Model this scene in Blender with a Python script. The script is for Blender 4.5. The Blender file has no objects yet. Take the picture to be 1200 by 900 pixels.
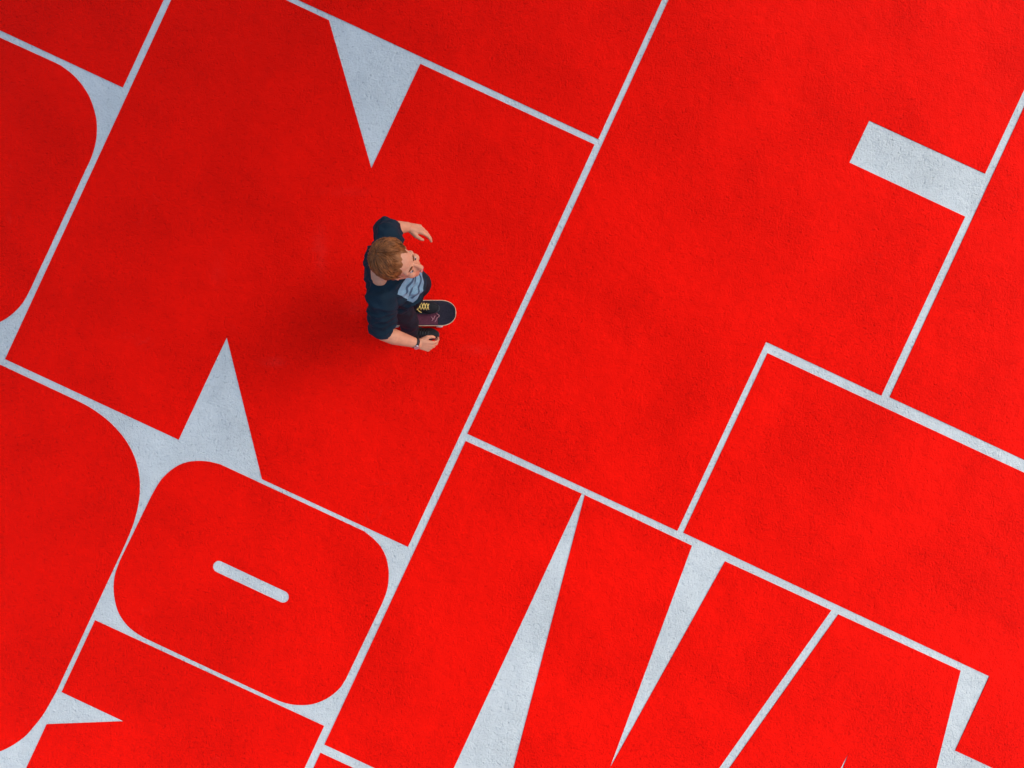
import bpy, bmesh, math, random
from math import radians, sin, cos, pi
from mathutils import Vector, Matrix, Quaternion, noise

random.seed(7)
scene = bpy.context.scene
col = scene.collection

# ------------------------------------------------------------------ camera
CAM_H = 4.0                      # camera height above the ground
PPM = 150.0                      # photo pixels per metre on the ground (1200 px wide photo)
cd = bpy.data.cameras.new('camera')
cd.sensor_fit = 'HORIZONTAL'
cd.angle = 2 * math.atan(600.0 / PPM / CAM_H)
cd.clip_start = 0.05
cd.clip_end = 2000
cam = bpy.data.objects.new('camera', cd)
cam.location = (0, 0, CAM_H)
cam.rotation_euler = (0, 0, 0)   # looks straight down, +Y is up in the picture
col.objects.link(cam)
scene.camera = cam

# ------------------------------------------------------------------ world, sun, exposure
SUN_EL = radians(50)
SUN_DIR = Vector((0.945 * cos(SUN_EL), 0.33 * cos(SUN_EL), sin(SUN_EL))).normalized()   # towards the sun
w = bpy.data.worlds.new('World')
scene.world = w
w.use_nodes = True
wn, wl = w.node_tree.nodes, w.node_tree.links
wn.clear()
sky = wn.new('ShaderNodeTexSky')
sky.sky_type = 'NISHITA'
sky.sun_disc = False
sky.sun_elevation = SUN_EL
sky.sun_rotation = math.atan2(SUN_DIR.x, SUN_DIR.y)
sky.air_density = 1.0
sky.dust_density = 3.0
sky.ozone_density = 1.0
bg = wn.new('ShaderNodeBackground')
bg.inputs['Strength'].default_value = 0.146
wo = wn.new('ShaderNodeOutputWorld')
wl.new(sky.outputs[0], bg.inputs[0])
wl.new(bg.outputs[0], wo.inputs[0])
sl = bpy.data.lights.new('sun', 'SUN')
sl.energy = 0.92
sl.angle = radians(23)
sl.color = (1.0, 0.96, 0.9)
sun = bpy.data.objects.new('sun', sl)
sun.rotation_euler = SUN_DIR.to_track_quat('Z', 'Y').to_euler()
sun.location = SUN_DIR * 30
col.objects.link(sun)
scene.view_settings.view_transform = 'Standard'
scene.view_settings.look = 'None'
scene.view_settings.gamma = 1
scene.view_settings.exposure = 0.89
scene.view_settings.use_curve_mapping = False


# ------------------------------------------------------------------ helpers
def V(*a):
    return Vector(a)


def tag(o, label=None, cat=None, group=None, kind=None):
    if label: o['label'] = label
    if cat: o['category'] = cat
    if group: o['group'] = group
    if kind: o['kind'] = kind
    return o


def empty(name, loc):
    o = bpy.data.objects.new(name, None)
    o.location = loc
    o.empty_display_size = 0.2
    col.objects.link(o)
    return o


def link(name, me, m, parent=None, smooth=True):
    me.materials.clear()
    me.materials.append(m)
    if smooth:
        me.polygons.foreach_set('use_smooth', [True] * len(me.polygons))
    o = bpy.data.objects.new(name, me)
    col.objects.link(o)
    if parent is not None:
        o.parent = parent
        top = parent
        off = Vector((0, 0, 0))
        while top is not None:
            off += top.location
            top = top.parent
        me.transform(Matrix.Translation(-off))     # meshes are modelled in world space
    return o


def from_bm(name, bm, m, parent=None, smooth=True):
    bmesh.ops.recalc_face_normals(bm, faces=bm.faces)
    me = bpy.data.meshes.new(name)
    bm.to_mesh(me)
    bm.free()
    return link(name, me, m, parent, smooth)


def add_cap(bm, p0, r0, p1, r1, seg=16, rings=5, flat=None):
    """tapered capsule; flat = (axis, factor) squashes the section along one world axis"""
    p0, p1 = Vector(p0), Vector(p1)
    d = p1 - p0
    L = d.length
    d = d.normalized() if L > 1e-7 else Vector((0, 0, 1))
    a = d.orthogonal().normalized()
    b = d.cross(a)
    prof = []
    for i in range(rings + 1):
        t = -pi / 2 + (pi / 2) * i / rings
        prof.append((p0 + d * (r0 * sin(t)), r0 * cos(t)))
    for i in range(rings + 1):
        t = (pi / 2) * i / rings
        prof.append((p1 + d * (r1 * sin(t)), r1 * cos(t)))
    prev = None
    mid = (p0 + p1) / 2
    for c, r in prof:
        if r < 1e-6:
            ring = [bm.verts.new(c)]
        else:
            ring = []
            for k in range(seg):
                off = (a * cos(2 * pi * k / seg) + b * sin(2 * pi * k / seg)) * r
                if flat:
                    off = off - flat[0] * off.dot(flat[0]) * (1 - flat[1])
                ring.append(bm.verts.new(c + off))
        if prev:
            if len(prev) == 1:
                for k in range(seg):
                    bm.faces.new((prev[0], ring[k], ring[(k + 1) % seg]))
            elif len(ring) == 1:
                for k in range(seg):
                    bm.faces.new((prev[(k + 1) % seg], prev[k], ring[0]))
            else:
                for k in range(seg):
                    bm.faces.new((prev[k], ring[k], ring[(k + 1) % seg], prev[(k + 1) % seg]))
        prev = ring


def add_ell(bm, c, r, rot=None, sub=3):
    ret = bmesh.ops.create_icosphere(bm, subdivisions=sub, radius=1)
    for v in ret['verts']:
        q = Vector((v.co.x * r[0], v.co.y * r[1], v.co.z * r[2]))
        if rot is not None:
            q = rot @ q
        v.co = q + Vector(c)


def add_box(bm, c, h, rot=None):
    vs = []
    for z in (-1, 1):
        for x, y in ((-1, -1), (1, -1), (1, 1), (-1, 1)):
            q = Vector((x * h[0], y * h[1], z * h[2]))
            if rot is not None:
                q = rot @ q
            vs.append(bm.verts.new(q + Vector(c)))
    for f in ((0, 3, 2, 1), (4, 5, 6, 7), (0, 1, 5, 4), (1, 2, 6, 5), (2, 3, 7, 6), (3, 0, 4, 7)):
        bm.faces.new([vs[i] for i in f])


def add_tube(bm, pts, rad, seg=5):
    pts = [Vector(p) for p in pts]
    n = len(pts)
    prev = None
    up = None
    for i, p in enumerate(pts):
        d = (pts[min(i + 1, n - 1)] - pts[max(i - 1, 0)]).normalized()
        if up is None:
            up = d.orthogonal().normalized()
        up = (up - d * up.dot(d)).normalized()
        b = d.cross(up)
        r = rad[i] if hasattr(rad, '__len__') else rad
        ring = [bm.verts.new(p + (up * cos(2 * pi * k / seg) + b * sin(2 * pi * k / seg)) * r) for k in range(seg)]
        if prev:
            for k in range(seg):
                bm.faces.new((prev[k], prev[(k + 1) % seg], ring[(k + 1) % seg], ring[k]))
        else:
            bm.faces.new(ring[::-1])
        prev = ring
    bm.faces.new(prev)


def fuse(bm, voxel, smooth=6, factor=0.5):
    """union of everything in bm as ONE continuous surface"""
    bmesh.ops.recalc_face_normals(bm, faces=bm.faces)
    me = bpy.data.meshes.new('tmp')
    bm.to_mesh(me)
    bm.free()
    o = bpy.data.objects.new('tmp', me)
    col.objects.link(o)
    m = o.modifiers.new('r', 'REMESH')
    m.mode = 'VOXEL'
    m.voxel_size = voxel
    s = o.modifiers.new('s', 'SMOOTH')
    s.iterations = smooth
    s.factor = factor
    dg = bpy.context.evaluated_depsgraph_get()
    out = bpy.data.meshes.new_from_object(o.evaluated_get(dg))
    bpy.data.objects.remove(o)
    bpy.data.meshes.remove(me)
    return out


# ------------------------------------------------------------------ materials
def mat(name, color, rough=0.7, spec=0.3, vary=0.0, scale=20.0, bump=0.0, bump_scale=200.0, metal=0.0):
    m = bpy.data.materials.new(name)
    m.use_nodes = True
    nt = m.node_tree
    n, l = nt.nodes, nt.links
    b = n['Principled BSDF']
    b.inputs['Roughness'].default_value = rough
    b.inputs['Specular IOR Level'].default_value = spec
    b.inputs['Metallic'].default_value = metal
    b.inputs['Base Color'].default_value = (*color, 1)
    tc = n.new('ShaderNodeTexCoord')
    if vary > 0:
        nz = n.new('ShaderNodeTexNoise')
        nz.inputs['Scale'].default_value = scale
        nz.inputs['Detail'].default_value = 5
        l.new(tc.outputs['Object'], nz.inputs['Vector'])
        mr = n.new('ShaderNodeMapRange')
        mr.inputs['From Min'].default_value = 0.3
        mr.inputs['From Max'].default_value = 0.7
        mr.inputs['To Min'].default_value = 1 - vary
        mr.inputs['To Max'].default_value = 1 + vary
        l.new(nz.outputs['Fac'], mr.inputs['Value'])
        mx = n.new('ShaderNodeVectorMath')
        mx.operation = 'SCALE'
        mx.inputs[0].default_value = color
        l.new(mr.outputs[0], mx.inputs['Scale'])
        l.new(mx.outputs[0], b.inputs['Base Color'])
    if bump > 0:
        nz2 = n.new('ShaderNodeTexNoise')
        nz2.inputs['Scale'].default_value = bump_scale
        nz2.inputs['Detail'].default_value = 3
        l.new(tc.outputs['Object'], nz2.inputs['Vector'])
        bp = n.new('ShaderNodeBump')
        bp.inputs['Strength'].default_value = 1
        bp.inputs['Distance'].default_value = bump
        l.new(nz2.outputs['Fac'], bp.inputs['Height'])
        l.new(bp.outputs[0], b.inputs['Normal'])
    return m


def paving_mat(name, color, spec, blotch, pit_col, speck):
    """trowelled, patchily pitted paving; the same relief runs through paint and bare ground (world position)"""
    m = bpy.data.materials.new(name)
    m.use_nodes = True
    nt = m.node_tree
    n, l = nt.nodes, nt.links
    b = n['Principled BSDF']
    b.inputs['Specular IOR Level'].default_value = spec
    b.inputs['Roughness'].default_value = 0.75
    geo = n.new('ShaderNodeNewGeometry')
    flat = n.new('ShaderNodeVectorMath')          # same pattern at every sheet height
    flat.operation = 'MULTIPLY'
    flat.inputs[1].default_value = (1, 1, 0)
    l.new(geo.outputs['Position'], flat.inputs[0])
    P = flat.outputs[0]

    def nz(scale, detail=3, rough=0.55, dist=0.0):
        t = n.new('ShaderNodeTexNoise')
        t.inputs['Scale'].default_value = scale
        t.inputs['Detail'].default_value = detail
        t.inputs['Roughness'].default_value = rough
        t.inputs['Distortion'].default_value = dist
        l.new(P, t.inputs['Vector'])
        return t.outputs['Fac']

    def rng(v, a, c, d=0.0, e=1.0):
        r = n.new('ShaderNodeMapRange')
        r.interpolation_type = 'SMOOTHSTEP'
        for k, x in zip(('From Min', 'From Max', 'To Min', 'To Max'), (a, c, d, e)):
            r.inputs[k].default_value = x
        l.new(v, r.inputs['Value'])
        return r.outputs[0]

    def op(o, x, y):
        r = n.new('ShaderNodeMath')
        r.operation = o
        for i, q in enumerate((x, y)):
            if isinstance(q, (int, float)):
                r.inputs[i].default_value = q
            else:
                l.new(q, r.inputs[i])
        return r.outputs[0]

    rough_zone = rng(nz(1.15, 4, 0.6, 0.4), 0.34, 0.70, 0.45, 1.0)   # rough here, trowelled smooth there
    fine = nz(58, 4, 0.65, 0.15)
    grain = nz(120, 2, 0.6)
    pits = rng(nz(47, 2, 0.5, 0.3), 0.30, 0.40, 1.0, 0.0)
    dents = rng(nz(9, 2, 0.5), 0.3, 0.7)
    h = op('ADD', op('MULTIPLY', fine, 1.0), op('MULTIPLY', grain, 0.5))
    h = op('SUBTRACT', h, op('MULTIPLY', pits, 0.35))
    h = op('MULTIPLY', h, rough_zone)
    h = op('ADD', h, op('MULTIPLY', dents, 0.25))
    bp = n.new('ShaderNodeBump')
    bp.inputs['Strength'].default_value = 1.0
    bp.inputs['Distance'].default_value = RELIEF
    l.new(h, bp.inputs['Height'])
    l.new(bp.outputs[0], b.inputs['Normal'])
    # colour: faint blotches, darker colour in the pits, a few pale scuffs
    bl = op('ADD', op('MULTIPLY', rng(nz(1.7, 5, 0.6), 0.3, 0.7, -1, 1), blotch),
            op('MULTIPLY', rng(nz(14, 4, 0.6), 0.3, 0.7, -1, 1), blotch * 0.6))
    val = op('ADD', bl, 1.0)
    cv = n.new('ShaderNodeVectorMath')
    cv.operation = 'SCALE'
    cv.inputs[0].default_value = color
    l.new(val, cv.inputs['Scale'])
    mx = n.new('ShaderNodeMix')
    mx.data_type = 'RGBA'
    l.new(op('MULTIPLY', op('MULTIPLY', pits, rough_zone), speck), mx.inputs['Factor'])
    l.new(cv.outputs[0], mx.inputs['A'])
    mx.inputs['B'].default_value = (*pit_col, 1)
    sc = n.new('ShaderNodeMix')
    sc.data_type = 'RGBA'
    scuff = op('MULTIPLY', rng(nz(3.1, 6, 0.7, 1.5), 0.63, 0.78), 0.13)
    l.new(mx.outputs['Result'], sc.inputs['A'])
    # wheel-dust smudges where people skate
    smudge = scuff
    for (sx, sy, ax, ay, amt) in ((-1.50, 1.03, 0.10, 0.30, 0.10), (-1.22, 0.60, 0.16, 0.10, 0.06), (-1.86, 0.17, 0.16, 0.06, 0.10), (-0.28, 0.27, 0.17, 0.07, 0.12),
                                  (-1.30, 1.50, 0.30, 0.06, 0.05), (-2.3, 0.9, 0.10, 0.25, 0.05)):
        sub = n.new('ShaderNodeVectorMath')
        sub.operation = 'SUBTRACT'
        sub.inputs[1].default_value = (sx, sy, 0)
        l.new(P, sub.inputs[0])
        div = n.new('ShaderNodeVectorMath')
        div.operation = 'DIVIDE'
        div.inputs[1].default_value = (ax, ay, 1)
        l.new(sub.outputs[0], div.inputs[0])
        ln = n.new('ShaderNodeVectorMath')
        ln.operation = 'LENGTH'
        l.new(div.outputs[0], ln.inputs[0])
        spot = op('MULTIPLY', rng(ln.outputs['Value'], 0.1, 1.0, 1.0, 0.0), op('MULTIPLY', rng(nz(11, 4, 0.65, 0.6), 0.3, 0.65), amt))
        smudge = op('ADD', smudge, spot)
    l.new(smudge, sc.inputs['Factor'])
    sc.inputs['B'].default_value = (min(1, color[0] + 0.05), color[1] * 0.9 + 0.05, color[2] * 0.9 + 0.042, 1)
    l.new(sc.outputs['Result'], b.inputs['Base Color'])
    return m


RELIEF = 0.016
M = {}
M['ground'] = paving_mat('pale_grey_paving', (0.49, 0.53, 0.515), 0.15, 0.05, (0.28, 0.31, 0.34), 0.4)
M['red'] = paving_mat('red_paint', (0.75, 0.0045, 0.0012), 0.03, 0.035, (0.45, 0.002, 0.002), 0.28)
M['skin'] = mat('skin', (0.50, 0.215, 0.125), 0.55, 0.25, 0.10, 30, 0.0004, 300)
M['hair'] = mat('ginger_brown_hair', (0.17, 0.056, 0.014), 0.5, 0.2, 0.5, 30)
M['shirt'] = mat('navy_cotton', (0.0045, 0.0145, 0.025), 0.85, 0.15, 0.2, 12, 0.0012, 160)
M['print'] = mat('print_ink', (0.13, 0.22, 0.29), 0.7, 0.2, 0.15, 60, 0.0006, 300)
M['print_dark'] = mat('print_dark_ink', (0.035, 0.06, 0.10), 0.7, 0.2)
M['trouser'] = mat('black_denim', (0.008, 0.010, 0.016), 0.85, 0.15, 0.25, 25, 0.001, 220)
M['shoe'] = mat('black_suede', (0.008, 0.008, 0.010), 0.75, 0.2, 0.3, 60, 0.0006, 300)
M['sole'] = mat('dark_rubber', (0.03, 0.03, 0.035), 0.7, 0.3)
M['lace'] = mat('yellow_lace', (0.62, 0.44, 0.13), 0.8, 0.2)
M['grip'] = mat('grip_tape', (0.016, 0.013, 0.022), 0.9, 0.3, 0.3, 80, 0.0008, 600)
M['maroon'] = mat('maroon_grip', (0.085, 0.018, 0.034), 0.85, 0.3, 0.2, 60, 0.0008, 600)
M['ply'] = mat('maple_ply', (0.55, 0.36, 0.22), 0.6, 0.3, 0.15, 40)
M['metal'] = mat('cast_metal', (0.5, 0.5, 0.52), 0.35, 0.5, 0.1, 50, 0, 1, 1.0)
M['wheel'] = mat('urethane', (0.65, 0.6, 0.5), 0.5, 0.4)
M['strap'] = mat('black_strap', (0.012, 0.012, 0.014), 0.6, 0.3)
M['eye'] = mat('eye_white', (0.38, 0.31, 0.28), 0.4, 0.5)
M['iris'] = mat('iris', (0.05, 0.04, 0.03), 0.2, 0.5)
M['lip'] = mat('lip', (0.42, 0.13, 0.11), 0.45, 0.4)
M['bark'] = mat('bark', (0.12, 0.09, 0.065), 0.9, 0.2, 0.4, 8, 0.02, 12)
M['leaf'] = mat('leaf', (0.05, 0.10, 0.025), 0.6, 0.3, 0.4, 3)

# ------------------------------------------------------------------ ground and painted letters
bm = bmesh.new()
S = 400
bm.faces.new([bm.verts.new(p) for p in ((-S, -S, 0), (S, -S, 0), (S, S, 0), (-S, S, 0))])
ground = from_bm('ground', bm, M['ground'], smooth=False)
tag(ground, 'pale grey textured pavement painted all over with giant red letters', 'ground', kind='structure')

UX, UY = 0.9064, 0.4224            # reading direction of the lettering (photo axes, y down)


def along(p, u=0.0, v=0.0):
    return (p[0] + u * UX - v * UY, p[1] + u * UY + v * UX)


def uv(p):
    return (p[0] * UX + p[1] * UY, -p[0] * UY + p[1] * UX)


def un_uv(a, b):
    return (a * UX - b * UY, a * UY + b * UX)


def mirror(pts, axis_u):
    """close a half shape by reflecting it about a line across the reading direction"""
    out = []
    for p in reversed(pts):
        a, b = uv(p)
        out.append(un_uv(2 * axis_u - a, b))
    return pts + out


def smooth_curve(pts, n=4):
    """Catmull-Rom through the traced points of a rounded corner"""
    out = []
    for i in range(len(pts) - 1):
        p0 = pts[max(i - 1, 0)]; p1 = pts[i]; p2 = pts[i + 1]; p3 = pts[min(i + 2, len(pts) - 1)]
        for k in range(n):
            t = k / n
            out.append(tuple(0.5 * (2 * p1[j] + (p2[j] - p0[j]) * t + (2 * p0[j] - 5 * p1[j] + 4 * p2[j] - p3[j]) * t * t
                                    + (3 * p1[j] - p0[j] - 3 * p2[j] + p3[j]) * t ** 3) for j in (0, 1)))
    out.append(pts[-1])
    return out


def superarc(corner, r_u, r_v, su, sv, n=14, e=2.3):
    """rounded letter corner: from the u edge to the v edge around an outer corner point"""
    a0, b0 = uv(corner)
    out = []
    for k in range(n + 1):
        t = (pi / 2) * k / n
        x = sin(t) ** (2 / e)
        y = cos(t) ** (2 / e)
        out.append(un_uv(a0 - su * r_u * (1 - x), b0 - sv * r_v * (1 - y)))
    return out


def gp(p):
    return ((p[0] - 600) / PPM, (450 - p[1]) / PPM)


PAINT = 0.004


def letter(pts, label, hole=None):
    from mathutils.geometry import tessellate_polygon
    loops = [[gp(p) for p in pts]]
    if hole:
        loops.append([gp(p) for p in hole])
    flat = [p for lp in loops for p in lp]
    tris = tessellate_polygon([[Vector((x, y, 0)) for x, y in lp] for lp in loops])
    b = bmesh.new()
    vs = [b.verts.new((x, y, PAINT)) for x, y in flat]
    for t in tris:
        try:
            f = b.faces.new([vs[i] for i in t])
        except ValueError:
            pass
    for f in b.faces:
        f.normal_update()
        if f.normal.z < 0:
            f.normal_flip()
    k = 0
    lows = [b.verts.new((x, y, 0.0005)) for x, y in flat]     # thickness of the paint coat
    for lp in loops:
        n = len(lp)
        for i in range(n):
            j = (i + 1) % n
            b.faces.new((vs[k + i], vs[k + j], lows[k + j], lows[k + i]))
        k += n
    me = bpy.data.meshes.new('painted_letter')
    b.to_mesh(me)
    b.free()
    o = link('painted_letter', me, M['red'], ground, smooth=False)
    o['label'] = label
    return o


# top row, mostly above the frame
c = (144, 102.7)
letter([c, along(c, 0, -480), along(c, -520, -480), along(c, -520, 0)],
       'red letter block filling the top left corner, square cornered')
c0 = (229, -57)
letter([c0, (348, -0.5), (400, 23.2), (701, 163.3), (775.7, 0), along((701, 163.3), 0, -560), along(c0, 0, -560)],
       'red letter block along the top edge, left of the long diagonal line')
# rounded letter at the left edge
half = smooth_curve([(0, 44.2), (63.3, 72.9), (75, 79.5), (85, 87.2), (93, 95.5), (100, 105), (105.6, 115), (109.5, 126), (112.6, 138), (113.7, 150),
                     (113.0, 162), (110.8, 173), (107, 185), (100, 200)], 3) \
    + smooth_curve([(54.3, 299.3), (43, 323), (36.7, 337), (31.5, 347), (26, 356), (18.3, 364.5), (10, 371.5), (0, 377.3), (-14, 382), (-30, 380)], 3)
letter(mirror(half, uv((-90, 200))[0]), 'red round-cornered letter cut by the upper left edge of the picture')
# N under the skater
letter([(6.4, 420.9), (224.6, -51), (334.6, 0), (385.6, 24), (435.3, 197.3), (492.7, 75), (696.7, 169.6), (638, 298), (478.2, 640.8),
        (307.3, 561.5), (266, 395.2), (209.5, 515.2)],
       'large red letter N under the skateboarder, with two pale wedge notches')
# F
letter([(547.7, 508.3), (645.5, 300), (783.3, 0), along((846, -136), 0, -190), along((1228.8, 42.9), 0, -190), (1154, 203.6), (1018.3, 141.5), (995.1, 190.7), (1130.7, 254),
        (1032.5, 463.6), (897.6, 400.6), (793.6, 622)],
       'huge red letter F with one pale rectangular notch at right')
c = (1042.2, 465.4)
letter([c, (1119, 300), (1200, 125), along((1237, 46), 0, -190), along((1237, 46), 560, -190), along(c, 560, 0)],
       'red letter block at the right edge beside the F')
# large round letter lower left
half = smooth_curve([(0, 427.2), (78, 463.6), (90, 469.3), (104, 476.5), (116.7, 485), (127.5, 493.5), (137, 503.0), (145, 512.5), (151.7, 523), (157.5, 535), (161.3, 547),
                     (163.6, 560), (164, 576), (162.5, 590), (159.6, 603), (155, 618), (146.7, 638)], 3) \
    + smooth_curve([(66.7, 809.5), (53.5, 833.0), (47, 842.5), (40, 851.2), (33.5, 858.8), (26.7, 865.2), (13.3, 874.2), (0, 880.3), (-15, 884), (-32, 884.5), (-52, 880), (-70, 872.5)], 3)
letter(mirror(half, uv((-110, 660))[0]), 'large red rounded letter at the lower left edge, without a slot')
# O with slot
o_pts = smooth_curve([(258.5, 544.2), (415, 617), (427, 623.2), (436, 629.8), (444.5, 638.5), (450.3, 647.8), (453.8, 658), (455.6, 670), (455.1, 683), (452.6, 695), (447.5, 708)], 3) \
    + smooth_curve([(405.5, 795.5), (399.5, 804.8), (391, 813), (381.5, 819.2), (371, 823.6), (360, 825.8), (345, 825.6), (332, 822.8), (320, 818)], 3) \
    + smooth_curve([(168.5, 746.8), (158.5, 740.5), (150, 733.3), (142.8, 724), (138, 714.5), (134.8, 702), (133.5, 690), (134.2, 678), (136.3, 669), (141, 656.5)], 3) \
    + smooth_curve([(177.5, 581.5), (185, 568.3), (191, 560), (199, 552.3), (208, 546), (217, 542.2), (226.7, 540.3), (237, 540.1), (247, 541.2)], 3)
sa, sb = (256.6, 664), (331.9, 699.3)
r = 6.9
hole = []
ang = math.atan2(sb[1] - sa[1], sb[0] - sa[0])
for cpt, a0 in ((sb, ang - pi / 2), (sa, ang + pi / 2)):
    for k in range(11):
        t = a0 + pi * k / 10
        hole.append((cpt[0] + r * cos(t), cpt[1] + r * sin(t)))
letter(o_pts, 'red rounded letter O with a short pale slot in its middle', hole)
# bottom row pieces
lb = along((55, 848.7), 0, 300)
rb = un_uv(uv((380, 850.6))[0], uv(lb)[1])
letter([(111.7, 726.7), (380, 850.6), rb, lb, (55, 848.5), (145.3, 845), (72.5, 810.7)],
       'red letter block at the bottom left with a sharp pale dart cut into it')
c = (375.7, 882)
letter([c, along(c, 620, 0), along(c, 620, 330), along(c, 0, 330)],
       'red letter whose corner just shows at the bottom edge below the I')
letter([(545.7, 516.7), (681.7, 578.4), (515.3, 935.2), (380.3, 872.2)],
       'plain red letter I, a solid slanting bar with square ends')
letter([(685.2, 580), (810.8, 639.3), (714, 901), (849.5, 657.6), (974, 715), (742, 1041), (584, 967.5)],
       'red letter V with a long pale wedge notch from its top')
letter([(982.3, 719.7), (1125.3, 785.6), (1097, 899), (1027.9, 1174), (902, 1115.6), (995.6, 879.3), (879, 1104.7), (751.3, 1045.2)],
       'red letter A at the lower right with a thin pale sliver')
letter([(899.3, 413.8), along((899.3, 413.8), 1120, 0), along((800.6, 624.2), 1120, 0), along((1159, 792.3), 330, 0), along((1119, 879.3), 330, 0),
        (1119, 879.3), (1159, 792.3), (800.6, 624.2)],
       'broad red letter T lying at the right below the F')
c = along((1119, 879.3), 20, 60)
letter([c, along(c, 240, 0), along(c, 240, 240), along(c, 620, 240), along(c, 620, 420), along(c, -0, 420)],
       'red letter L beyond the lower right corner')


# ------------------------------------------------------------------ skateboard
def px(x, y, z):
    """picture position at a height -> place"""
    return V((x - 600) * (CAM_H - z) / 600, (450 - y) * (CAM_H - z) / 600, z)


BZ = 0.105
BL, BW = 0.62, 0.197
nose = px(534.5, 366.3, BZ + 0.025)
BC = V(nose.x - BL / 2, nose.y, 0)
board = empty('skateboard', (BC.x, BC.y, 0))
tag(board, 'short skateboard with dark grip tape under the rider\'s left foot', 'skateboard')


def deck_z(s):
    a = abs(s) - 0.19
    return BZ + (0 if a < 0 else 1.9 * a * a)


def deck_half(s):
    a = abs(s) - (BL / 2 - 0.125)
    if a <= 0:
        return BW / 2
    return BW / 2 * max(0.0, 1 - (a / 0.125) ** 2.2) ** (1 / 2.2)


def deck_sheet(s0, s1, t0, t1, zoff, th, inset=0.0, ns=48, nt=8):
    b = bmesh.new()
    top, bot = [], []
    for i in range(ns + 1):
        s = s0 + (s1 - s0) * (0.5 - 0.5 * cos(pi * i / ns))
        hw = max(deck_half(s) - inset, 0.0005)
        rt, rb_ = [], []
        for j in range(nt + 1):
            t = t0 + (t1 - t0) * j / nt
            y = t * hw
            z = deck_z(s) + 0.006 * (y / 0.1) ** 2 + zoff
            rt.append(b.verts.new((BC.x + s, BC.y + y, z)))
            rb_.append(b.verts.new((BC.x + s, BC.y + y, z - th)))
        top.append(rt); bot.append(rb_)
    for i in range(ns):
        for j in range(nt):
            b.faces.new((top[i][j], top[i + 1][j], top[i + 1][j + 1], top[i][j + 1]))
            b.faces.new((bot[i][j], bot[i][j + 1], bot[i + 1][j + 1], bot[i + 1][j]))
        b.faces.new((top[i][0], bot[i][0], bot[i + 1][0], top[i + 1][0]))
        b.faces.new((top[i][nt], top[i + 1][nt], bot[i + 1][nt], bot[i][nt]))
    for j in range(nt):
        b.faces.new((top[0][j], top[0][j + 1], bot[0][j + 1], bot[0][j]))
        b.faces.new((top[ns][j], bot[ns][j], bot[ns][j + 1], top[ns][j + 1]))
    return b


e = BL / 2
from_bm('deck', deck_sheet(-e, e, -1, 1, 0, 0.012), M['ply'], board)
from_bm('grip_tape', deck_sheet(-e + 0.006, e - 0.006, -1, 1, 0.0012, 0.001, 0.005), M['grip'], board)
xs = px(513, 374, BZ).x - BC.x
from_bm('deck_panel', deck_sheet(-0.05, xs, -0.96, 0.08, 0.0026, 0.001, 0.004), M['maroon'], board)
# pale scribbled marks on the maroon panel
b = bmesh.new()
for k, (x0, y0, x1, y1) in enumerate([(506, 376, 510, 370), (509.5, 377.5, 512.5, 371.5), (505, 371, 507, 374), (511.5, 367.5, 514.5, 369.5), (514.5, 369.5, 513.5, 372)]):
    add_tube(b, [px(x0, y0, BZ + 0.006), px((x0 + x1) / 2 + 0.4, (y0 + y1) / 2, BZ + 0.0065), px(x1, y1, BZ + 0.006)], 0.0022, 6)
from_bm('panel_graphic', b, mat('pink_ink', (0.5, 0.22, 0.24), 0.8, 0.2), board)
for sx in (-0.17, 0.17):
    b = bmesh.new()
    add_box(b, (BC.x + sx, BC.y, BZ - 0.018), (0.04, 0.028, 0.006))
    add_cap(b, (BC.x + sx, BC.y - 0.07, 0.045), 0.010, (BC.x + sx, BC.y + 0.07, 0.045), 0.010, 10, 3)
    add_cap(b, (BC.x + sx, BC.y, BZ - 0.022), 0.022, (BC.x + sx * 0.9, BC.y, 0.052), 0.016, 10, 3)
    add_cap(b, (BC.x + sx, BC.y - 0.095, 0.027), 0.004, (BC.x + sx, BC.y + 0.095, 0.027), 0.004, 8, 2)
    add_cap(b, (BC.x + sx, BC.y, 0.045), 0.013, (BC.x + sx, BC.y, 0.030), 0.012, 8, 3)
    from_bm('truck', b, M['metal'], board)
    for sy in (-1, 1):
        b = bmesh.new()
        prof = [(0.008, -0.016), (0.021, -0.016), (0.026, -0.012), (0.027, 0), (0.026, 0.012), (0.021, 0.016), (0.008, 0.016)]
        rings = []
        for rr, yy in prof:
            rings.append([b.verts.new((BC.x + sx + rr * cos(2 * pi * k / 24), BC.y + sy * 0.083 + yy, 0.027 + rr * sin(2 * pi * k / 24))) for k in range(24)])
        for q in range(len(rings)):
            r0, r1 = rings[q], rings[(q + 1) % len(rings)]
            for k in range(24):
                b.faces.new((r0[k], r0[(k + 1) % 24], r1[(k + 1) % 24], r1[k]))
        from_bm('wheel', b, M['wheel'], board)

# ------------------------------------------------------------------ person: joints
hipL, hipR = V(-0.70, 0.70, 0.80), V(-0.745, 0.54, 0.79)
kneeL, kneeR = V(-0.615, 0.690, 0.50), V(-0.715, 0.435, 0.44)
ankL, ankR = V(-0.755, 0.580, 0.205), V(-0.775, 0.392, 0.085)
pelvis = V(-0.70, 0.62, 0.83)
waist = V(-0.675, 0.615, 0.97)
chest = V(-0.690, 0.625, 1.13)
neck = V(-0.695, 0.632, 1.285)
shL, shR = V(-0.665, 0.800, 1.215), V(-0.715, 0.462, 1.20)
elL, wrL = px(449, 268, 0.97), px(478, 266, 0.84)
elR, wrR = px(449, 391, 0.95), px(489, 402.5, 0.80)
head_c = V(-0.560, 0.607, 1.442)
HR = Matrix.Rotation(radians(-13), 3, 'Z') @ Matrix.Rotation(radians(-10), 3, 'Y')   # facing right, chin a little up


def H(x, y, z):
    return head_c + HR @ V(x, y, z)


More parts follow.
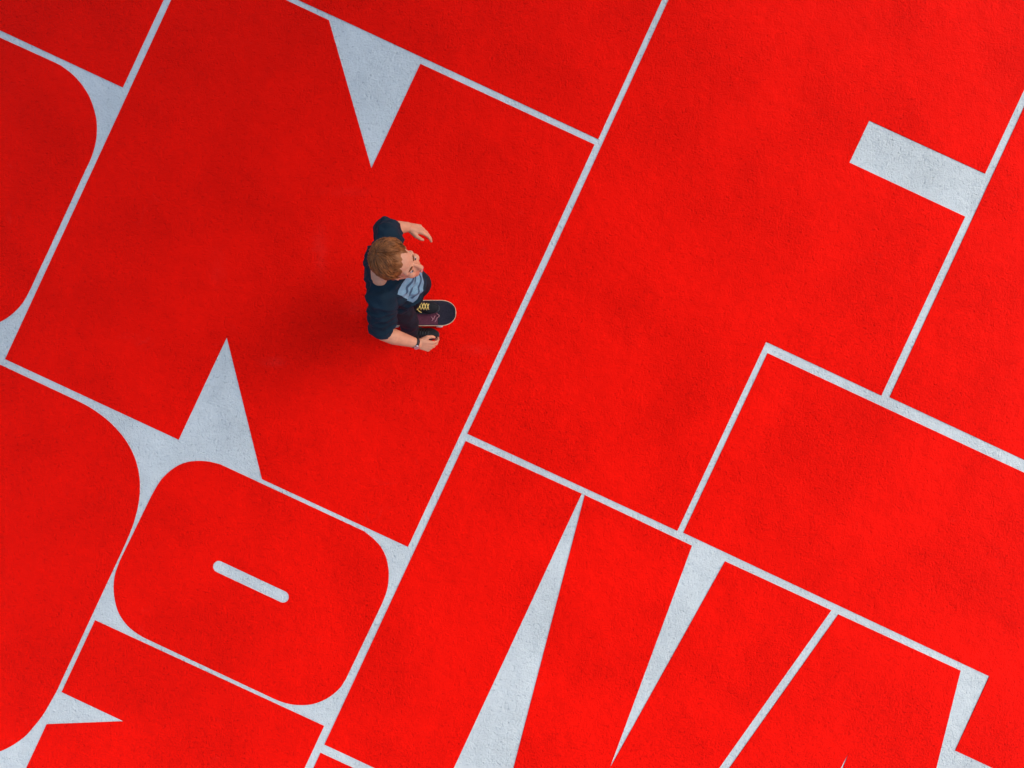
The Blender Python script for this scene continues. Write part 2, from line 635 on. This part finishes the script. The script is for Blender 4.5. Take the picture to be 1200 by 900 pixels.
person = empty('person', (-0.68, 0.58, 0))
tag(person, 'person with ginger brown hair in a navy T-shirt pushing along on a skateboard', 'person')

# ---- one continuous body
b = bmesh.new()
# head
add_ell(b, H(-0.018, 0, 0.030), (0.098, 0.076, 0.088), HR)
add_ell(b, H(0.030, 0, -0.030), (0.062, 0.060, 0.082), HR)
add_cap(b, H(0.050, 0.016, -0.098), 0.022, H(0.050, -0.016, -0.098), 0.022)
for s in (-1, 1):
    add_cap(b, H(-0.012, s * 0.052, -0.045), 0.026, H(0.046, s * 0.018, -0.095), 0.022)
    add_cap(b, H(0.068, s * 0.016, 0.030), 0.016, H(0.056, s * 0.048, 0.026), 0.016)         # brow
    add_ell(b, H(0.060, s * 0.042, -0.022), (0.026, 0.022, 0.026), HR, 2)                     # cheek
    add_ell(b, H(0.096, s * 0.010, -0.026), (0.010, 0.008, 0.008), HR, 2)                     # nostril
    add_ell(b, H(-0.008, s * 0.078, -0.008), (0.018, 0.009, 0.032), HR @ Matrix.Rotation(radians(s * 20), 3, 'Z'), 2)
add_cap(b, H(0.084, 0, 0.018), 0.009, H(0.103, 0, -0.022), 0.0125, 12)
add_cap(b, H(0.086, 0, -0.052), 0.010, H(0.084, 0, -0.075), 0.012, 12)
# neck
add_cap(b, H(-0.030, 0, -0.050), 0.056, neck + V(0, 0, -0.02), 0.064)
add_cap(b, neck, 0.055, neck.lerp(shR, 0.36) + V(0, 0, 0.012), 0.050)
add_cap(b, neck, 0.055, neck.lerp(shL, 0.38), 0.046)
# trunk (under the shirt)
yv = V(1, 0, 0)
for p, rr in ((chest, (0.10, 0.155, 0.16)), (waist, (0.09, 0.135, 0.13)), (pelvis, (0.095, 0.15, 0.11))):
    add_ell(b, p, rr)
add_cap(b, pelvis, 0.09, chest, 0.09)
for sh, el, wr in ((shL, elL, wrL), (shR, elR, wrR)):
    add_cap(b, chest + (sh - chest) * 0.5, 0.07, sh, 0.058)
    add_cap(b, sh, 0.055, el, 0.041)
    m1 = el + (wr - el) * 0.3
    add_cap(b, el, 0.043, m1, 0.049)
    add_cap(b, m1, 0.049, wr, 0.030)
for hp, kn, an in ((hipL, kneeL, ankL), (hipR, kneeR, ankR)):
    add_cap(b, hp, 0.08, kn, 0.052)
    cm = kn + (an - kn) * 0.3 + V(-0.012, 0, 0)
    add_cap(b, kn, 0.05, cm, 0.052)
    add_cap(b, cm, 0.052, an, 0.034)


def hand(b, wr, d, n, left, curl, flat=0.8):
    """palm, four unequal bent fingers and a thumb; d = along the hand, n = out of its back"""
    d = d.normalized()
    n = (n - d * n.dot(d)).normalized()
    t = d.cross(n) if left else n.cross(d)          # thumb side
    fr = lambda x, y, z: wr + d * x + t * y + n * z
    nails = []
    spec = [(0.030, 0.092, (0.042, 0.026, 0.020), 0.0088, 0.85), (0.009, 0.096, (0.046, 0.029, 0.021), 0.0090, 1.0),
            (-0.012, 0.092, (0.042, 0.027, 0.020), 0.0086, 1.1), (-0.031, 0.083, (0.033, 0.021, 0.018), 0.0078, 1.2)]
    for y, x, segs, rr, cm in spec:
        add_cap(b, fr(0.005, y * 0.55, 0), 0.017, fr(x, y, 0), 0.0125, 12, 4)          # metacarpal
        p = fr(x, y, 0)
        a = radians(12)
        spread = y * 1.6
        rad = rr * 1.12
        for i, L in enumerate(segs):
            a += radians(curl[i]) * cm
            dirv = (d * cos(a) - n * sin(a) + t * spread * 0.35).normalized()
            q = p + dirv * L
            add_cap(b, p, rad, q, rad * 0.92, 12, 4)
            p, rad = q, rad * 0.92
        nails.append((p, dirv))
    p0 = fr(0.022, 0.024, -0.008)
    p1 = fr(0.052, 0.050, -0.016)
    p2 = fr(0.082, 0.056, -0.026)
    p3 = fr(0.102, 0.048, -0.036)
    add_cap(b, fr(0.01, 0.01, -0.006), 0.018, p1, 0.0145, 12, 4)
    add_cap(b, p1, 0.0125, p2, 0.0108, 12, 4)
    add_cap(b, p2, 0.0108, p3, 0.0088, 12, 4)


dR = (px(515, 408, 0.73) - wrR)
hand(b, wrR, dR, V(-0.1, -0.55, 0.85), False, (28, 34, 24))
dL = (px(497, 270, 0.79) - wrL)
hand(b, wrL, dL, V(-0.1, 0.5, 0.85), True, (14, 18, 14))
body = fuse(b, 0.0034, 5, 0.5)
link('body', body, M['skin'], person)

# ---- face details
for s in (-1, 1):
    b = bmesh.new()
    add_ell(b, H(0.0685, s * 0.030, 0.003), (0.0125, 0.0120, 0.0070), HR, 3)
    eo = from_bm('eye', b, M['eye'], person)
    b = bmesh.new()
    add_ell(b, H(0.0770, s * 0.030, 0.003), (0.0045, 0.0075, 0.0060), HR, 2)
    from_bm('iris', b, M['iris'], eo)
    b = bmesh.new()
    add_tube(b, [H(0.084, s * 0.014, 0.034), H(0.083, s * 0.028, 0.039), H(0.070, s * 0.046, 0.032)], [0.003, 0.0042, 0.002], 6)
    from_bm('eyebrow', b, M['hair'], person)
b = bmesh.new()
add_cap(b, H(0.0945, 0.014, -0.0585), 0.0045, H(0.0945, -0.014, -0.0585), 0.0045, 10, 3)
add_cap(b, H(0.0945, 0.012, -0.0675), 0.0052, H(0.0945, -0.012, -0.0675), 0.0052, 10, 3)
from_bm('lips', b, M['lip'], person)

# ---- hair: a cap on the skull with several hundred locks laid over it
b = bmesh.new()
add_ell(b, H(-0.030, 0, 0.040), (0.100, 0.085, 0.088), HR)
add_ell(b, H(-0.058, 0, -0.010), (0.068, 0.078, 0.085), HR)
for s in (-1, 1):
    add_cap(b, H(-0.02, s * 0.070, 0.03), 0.022, H(-0.045, s * 0.068, -0.06), 0.020)
me = fuse(b, 0.006, 3, 0.5)
for v in me.vertices:
    q = HR.transposed() @ (v.co - head_c)
    k = noise.noise(V(q.x * 18, q.y * 60, q.z * 30)) * 0.006
    v.co += (HR @ q.normalized()) * k
hair = link('hair', me, M['hair'], person)
b = bmesh.new()
rnd = random.Random(3)
HC = V(-0.030, 0, 0.036)
TILT = Matrix.Rotation(radians(-24), 3, 'Y')
for i in range(1300):
    az = rnd.uniform(-pi, pi)                   # 0 = towards the face
    front = max(0.0, cos(az))
    th1 = radians(rnd.uniform(104, 132)) * (1 - front) + radians(rnd.uniform(56, 72)) * front
    th0 = radians(rnd.uniform(2, 60)) * (th1 / radians(118))
    if th1 - th0 < 0.3:
        continue
    ph, wob = rnd.uniform(0, 6.3), rnd.uniform(0.03, 0.10)
    lift = rnd.uniform(0.00, 0.15)
    sweep = rnd.gauss(0, 0.18) + (0.45 * front * (1 if az >= 0 else -1))
    pts, rad = [], []
    n = 8
    for k in range(n + 1):
        t = k / n
        th = th0 + (th1 - th0) * t
        a = az + sweep * t + wob * sin(ph + 6 * t)
        d = TILT @ V(sin(th) * cos(a), sin(th) * sin(a), cos(th))
        o = 1.0 + lift * sin(pi * min(1, t * 1.15)) + 0.03 * sin(ph * 2 + 8 * t) + 0.02
        pts.append(H(HC.x + d.x * 0.100 * o, HC.y + d.y * 0.088 * o, HC.z + d.z * 0.094 * o))
        rad.append(0.0031 * (0.55 + 0.45 * sin(pi * min(1, t + 0.15))) * (1 if t < 0.8 else (1.05 - t) / 0.25))
    add_tube(b, pts, rad, 5)
locks = from_bm('hair_locks', b, M['hair'], hair)
locks['kind'] = 'stuff'

# ---- T-shirt
b = bmesh.new()
add_ell(b, chest + V(0.005, 0, 0), (0.130, 0.185, 0.170))
add_ell(b, waist + V(0.025, 0, -0.01), (0.130, 0.165, 0.16))
add_ell(b, pelvis + V(0.010, 0, 0.00), (0.130, 0.175, 0.12))
add_cap(b, pelvis, 0.12, chest, 0.12)
for sh, el in ((shL, elL), (shR, elR)):
    add_cap(b, chest + (sh - chest) * 0.35 + V(0, 0, 0.01), 0.085, sh, 0.073)
    add_cap(b, neck * 0.45 + sh * 0.55 + V(0, 0, -0.035), 0.060, sh, 0.070)
    se = sh + (el - sh) * 0.82
    add_cap(b, sh, 0.074, se, 0.068)
add_cap(b, neck + V(0.0, -0.085, -0.090), 0.054, shR, 0.070)
add_cap(b, neck + V(0.0, 0.055, -0.045), 0.060, shL, 0.070)
# sleeve and hem ends are cut square
me = fuse(b, 0.006, 8, 0.5)
nrm = [v.normal.copy() for v in me.vertices]
for v in me.vertices:
    p = v.co
    k = noise.noise(V(p.x * 9, p.y * 9, p.z * 5 + 3)) * 0.012 + noise.noise(V(p.x * 22 + p.z * 10, p.y * 22 - p.z * 8, p.z * 12)) * 0.010
    r1 = 1 - abs(noise.noise(V(p.x * 7 + 4, p.y * 11 + p.z * 7, p.z * 7)))
    v.co = p + nrm[v.index] * (k + 0.015 * max(0, r1 - 0.75) / 0.25)
bm2 = bmesh.new()
bm2.from_mesh(me)
for sh, el in ((shL, elL), (shR, elR)):
    dd = (el - sh).normalized()
    cut = sh + (el - sh) * 0.86
    geom = [f for f in bm2.faces if (f.calc_center_median() - cut).dot(dd) > 0 and (f.calc_center_median() - cut).length < 0.12]
    bmesh.ops.delete(bm2, geom=geom, context='FACES')
geom = [f for f in bm2.faces if f.calc_center_median().z < 0.74]
bmesh.ops.delete(bm2, geom=geom, context='FACES')
me2 = bpy.data.meshes.new('t_shirt')
bm2.to_mesh(me2)
# chest print: follows the cloth, 2 mm proud of it
yaw = Matrix.Rotation(radians(-14), 3, 'Z')
pr_n = yaw @ V(1, 0, 0)
pr_t = yaw @ V(0, 1, 0)
bm2.faces.ensure_lookup_table()
bm2.normal_update()


def print_patch(y0, y1, z0, z1, name, m, off, parent=None):
    pb = bm2.copy()
    for v in pb.verts:
        v.co += v.normal * off
    back = [f for f in pb.faces if f.normal.dot(pr_n) < 0.05 or (f.calc_center_median() - chest).dot(pr_n) < 0]
    bmesh.ops.delete(pb, geom=back, context='FACES')
    for co, no in ((chest + pr_t * y0, -pr_t), (chest + pr_t * y1, pr_t), (V(0, 0, z0), V(0, 0, -1)), (V(0, 0, z1), V(0, 0, 1))):
        bmesh.ops.bisect_plane(pb, geom=pb.verts[:] + pb.edges[:] + pb.faces[:], plane_co=co, plane_no=no, clear_outer=True)
    # keep the one connected piece
    left, best = set(pb.verts), []
    while left:
        stack, isl = [left.pop()], []
        while stack:
            v = stack.pop()
            isl.append(v)
            for e_ in v.link_edges:
                q = e_.other_vert(v)
                if q in left:
                    left.discard(q)
                    stack.append(q)
        if len(isl) > len(best):
            best = isl
    keep = set(best)
    bmesh.ops.delete(pb, geom=[v for v in pb.verts if v not in keep], context='VERTS')
    me_ = bpy.data.meshes.new(name)
    pb.to_mesh(me_)
    pb.free()
    return link(name, me_, m, parent)


bm2.verts.index_update()
shirt = link('t_shirt', me2, M['shirt'], person)
print_patch(-0.118, 0.075, 1.00, 1.225, 'chest_print', M['print'], 0.002, shirt)
for z0, a, c in ((1.035, -0.10, 0.06), (1.075, -0.105, 0.05), (1.12, -0.09, 0.06), (1.165, -0.105, 0.06)):
    print_patch(a, c, z0, z0 + 0.012, 'print_line', M['print_dark'], 0.0036, shirt)
bm2.free()

# ---- trousers
b = bmesh.new()
add_ell(b, pelvis + V(0, 0, -0.02), (0.115, 0.165, 0.12))
for hp, kn, an in ((hipL, kneeL, ankL), (hipR, kneeR, ankR)):
    add_cap(b, hp, 0.095, kn, 0.068)
    add_cap(b, kn, 0.068, an + V(0, 0, 0.02), 0.060)
me = fuse(b, 0.007, 5, 0.5)
nrm = [v.normal.copy() for v in me.vertices]
for v in me.vertices:
    p = v.co
    v.co = p + nrm[v.index] * (noise.noise(V(p.x * 14, p.y * 14 + p.z * 5, p.z * 13)) * 0.010)
link('trousers', me, M['trouser'], person)


# ---- shoes
def shoe(ank, yaw_deg, z0, lace_mat, label=None):
    R = Matrix.Rotation(radians(yaw_deg), 3, 'Z')
    o = V(ank.x, ank.y, z0)
    Q = lambda x, y, z: o + R @ V(x, y, z)
    bb = bmesh.new()
    add_ell(bb, Q(-0.035, 0, 0.045), (0.055, 0.040, 0.045), R)
    add_ell(bb, Q(0.045, 0, 0.042), (0.080, 0.043, 0.040), R)
    add_ell(bb, Q(0.135, 0.0, 0.036), (0.072, 0.049, 0.034), R)
    add_cap(bb, Q(-0.01, 0, 0.05), 0.045, Q(-0.012, 0, 0.105), 0.044)
    add_cap(bb, Q(0.02, 0, 0.075), 0.034, Q(0.11, 0, 0.052), 0.034)
    me_ = fuse(bb, 0.005, 3, 0.5)
    for v in me_.vertices:
        v.co.z = max(v.co.z, z0 + 0.012)
    so = link('shoe', me_, M['shoe'], person)
    if label: so['label'] = label
    bb = bmesh.new()
    outline = []
    for k in range(40):
        t = 2 * pi * k / 40
        x = 0.06 + 0.150 * cos(t)
        wdt = 0.044 + 0.008 * (x / 0.2)
        outline.append((x, wdt * (abs(sin(t)) ** 0.75) * (1 if sin(t) >= 0 else -1)))
    lo = [bb.verts.new(Q(x, y, 0.0)) for x, y in outline]
    hi = [bb.verts.new(Q(x, y, 0.024)) for x, y in outline]
    bb.faces.new(lo[::-1]); bb.faces.new(hi)
    for k in range(40):
        bb.faces.new((lo[k], lo[(k + 1) % 40], hi[(k + 1) % 40], hi[k]))
    from_bm('sole', bb, M['sole'], so, smooth=False)
    bb = bmesh.new()
    for k in range(5):
        x = 0.045 + 0.019 * k
        z = 0.112 - 0.30 * (x - 0.03)
        for s in (-1, 1):
            add_tube(bb, [Q(x, s * 0.026, z - 0.014), Q(x + 0.008, s * 0.010, z - 0.001), Q(x + 0.017, -s * 0.022, z - 0.010)], 0.0032, 6)
    for s in (-1, 1):
        add_tube(bb, [Q(0.04, 0, 0.113), Q(0.05, s * 0.02, 0.118), Q(0.075, s * 0.042, 0.095), Q(0.085, s * 0.046, 0.08)], 0.003, 6)
    from_bm('lace', bb, lace_mat, so)


shoe(V(-0.758, px(0, 359, 0.17).y, 0), -2, BZ + 0.004, M['lace'])
shoe(V(-0.775, px(0, 390.5, 0.06).y, 0), -2, 0.005, M['strap'])

# ---- wristband with watch on the right wrist
ax = (wrR - elR).normalized()
b = bmesh.new()
a_ = ax.orthogonal().normalized()
b_ = ax.cross(a_)
cw = wrR - ax * 0.012
rings = []
for off, rr in ((-0.009, 0.0335), (-0.009, 0.0365), (0.009, 0.0355), (0.009, 0.0325)):
    rings.append([b.verts.new(cw + ax * off + (a_ * cos(2 * pi * k / 28) + b_ * sin(2 * pi * k / 28)) * rr) for k in range(28)])
for q in range(4):
    r0, r1 = rings[q], rings[(q + 1) % 4]
    for k in range(28):
        b.faces.new((r0[k], r0[(k + 1) % 28], r1[(k + 1) % 28], r1[k]))
watch = from_bm('wristwatch', b, M['strap'], person)
wd = V(0.1, -0.75, 0.66)
wd = (wd - ax * wd.dot(ax)).normalized()
b = bmesh.new()
bmesh.ops.create_cone(b, cap_ends=True, segments=24, radius1=0.017, radius2=0.015, depth=0.008)
Rm = wd.to_track_quat('Z', 'Y').to_matrix()
for v in b.verts:
    v.co = cw + wd * 0.037 + Rm @ v.co
from_bm('watch_case', b, M['metal'], watch, smooth=False)

# ------------------------------------------------------------------ unseen trees added beyond the top edge, only to shade the left and upper left
def make_added_shade_tree(seed, base, crown, rx, ry, rz, nclump, nleaf, trunk_r, rmin, rmax, label):
    rt = random.Random(seed)
    added_shade_tree = empty('added_shade_tree', base)
    tag(added_shade_tree, label, 'added_shade_tree', 'unseen trees added to shade the picture')
    b = bmesh.new()
    top = crown + V(0.2, 0.3, 0.3)
    fork = base.lerp(top, 0.42)
    fork = V(base.x * 0.7 + fork.x * 0.3, base.y * 0.7 + fork.y * 0.3, fork.z)
    trunk_pts = [base, base.lerp(fork, 0.5) + V(-0.08, 0.05, 0), fork, fork.lerp(top, 0.55) + V(0, 0, 0.4), top]
    add_tube(b, trunk_pts, [trunk_r, trunk_r * 0.8, trunk_r * 0.66, trunk_r * 0.42, trunk_r * 0.12], 12)
    clumps = []
    for i in range(nclump):
        d = V(rt.gauss(0, 1), rt.gauss(0, 1), rt.gauss(0, 0.7)).normalized()
        p = crown + V(d.x * rx, d.y * ry, d.z * rz) * rt.uniform(0.4, 1.0)
        clumps.append((p, rt.uniform(rmin, rmax)))
        if i % 2 == 0:
            s = fork.lerp(top, rt.uniform(0, 0.8))
            mid = s.lerp(p, 0.5) + V(0, 0, rt.uniform(0.0, 0.4))
            add_tube(b, [s, mid, p], [trunk_r * 0.22, trunk_r * 0.13, 0.012], 7)
    from_bm('trunk', b, M['bark'], added_shade_tree)
    verts, faces = [], []
    for p, r in clumps:
        for k in range(nleaf):
            d = V(rt.gauss(0, 1), rt.gauss(0, 1), rt.gauss(0, 0.8)).normalized() * r * rt.random() ** 0.4
            c = p + d
            a1 = V(rt.gauss(0, 1), rt.gauss(0, 1), rt.gauss(0, 0.5)).normalized()
            a2 = a1.orthogonal().normalized()
            L, W = rt.uniform(0.10, 0.17), rt.uniform(0.05, 0.08)
            i0 = len(verts)
            verts += [c - a1 * L, c + a2 * W, c + a1 * L, c - a2 * W]
            faces.append((i0, i0 + 1, i0 + 2, i0 + 3))
    me = bpy.data.meshes.new('crown')
    me.from_pydata([tuple(v) for v in verts], [], faces)
    link('crown', me, M['leaf'], added_shade_tree, smooth=False)


make_added_shade_tree(11, V(5.6, 9.6, 0), V(5.2, 6.5, 12.6), 6.0, 6.8, 3.2, 84, 310, 0.42, 0.7, 1.25,
          'tall broad leafy crown on a trunk, added unseen beyond the top edge for shade')
make_added_shade_tree(5, V(3.0, 7.2, 0), V(3.2, 4.95, 6.4), 2.2, 0.7, 0.5, 18, 260, 0.17, 0.35, 0.6,
          'small leafy crown on a trunk, added unseen beyond the top edge for shade')
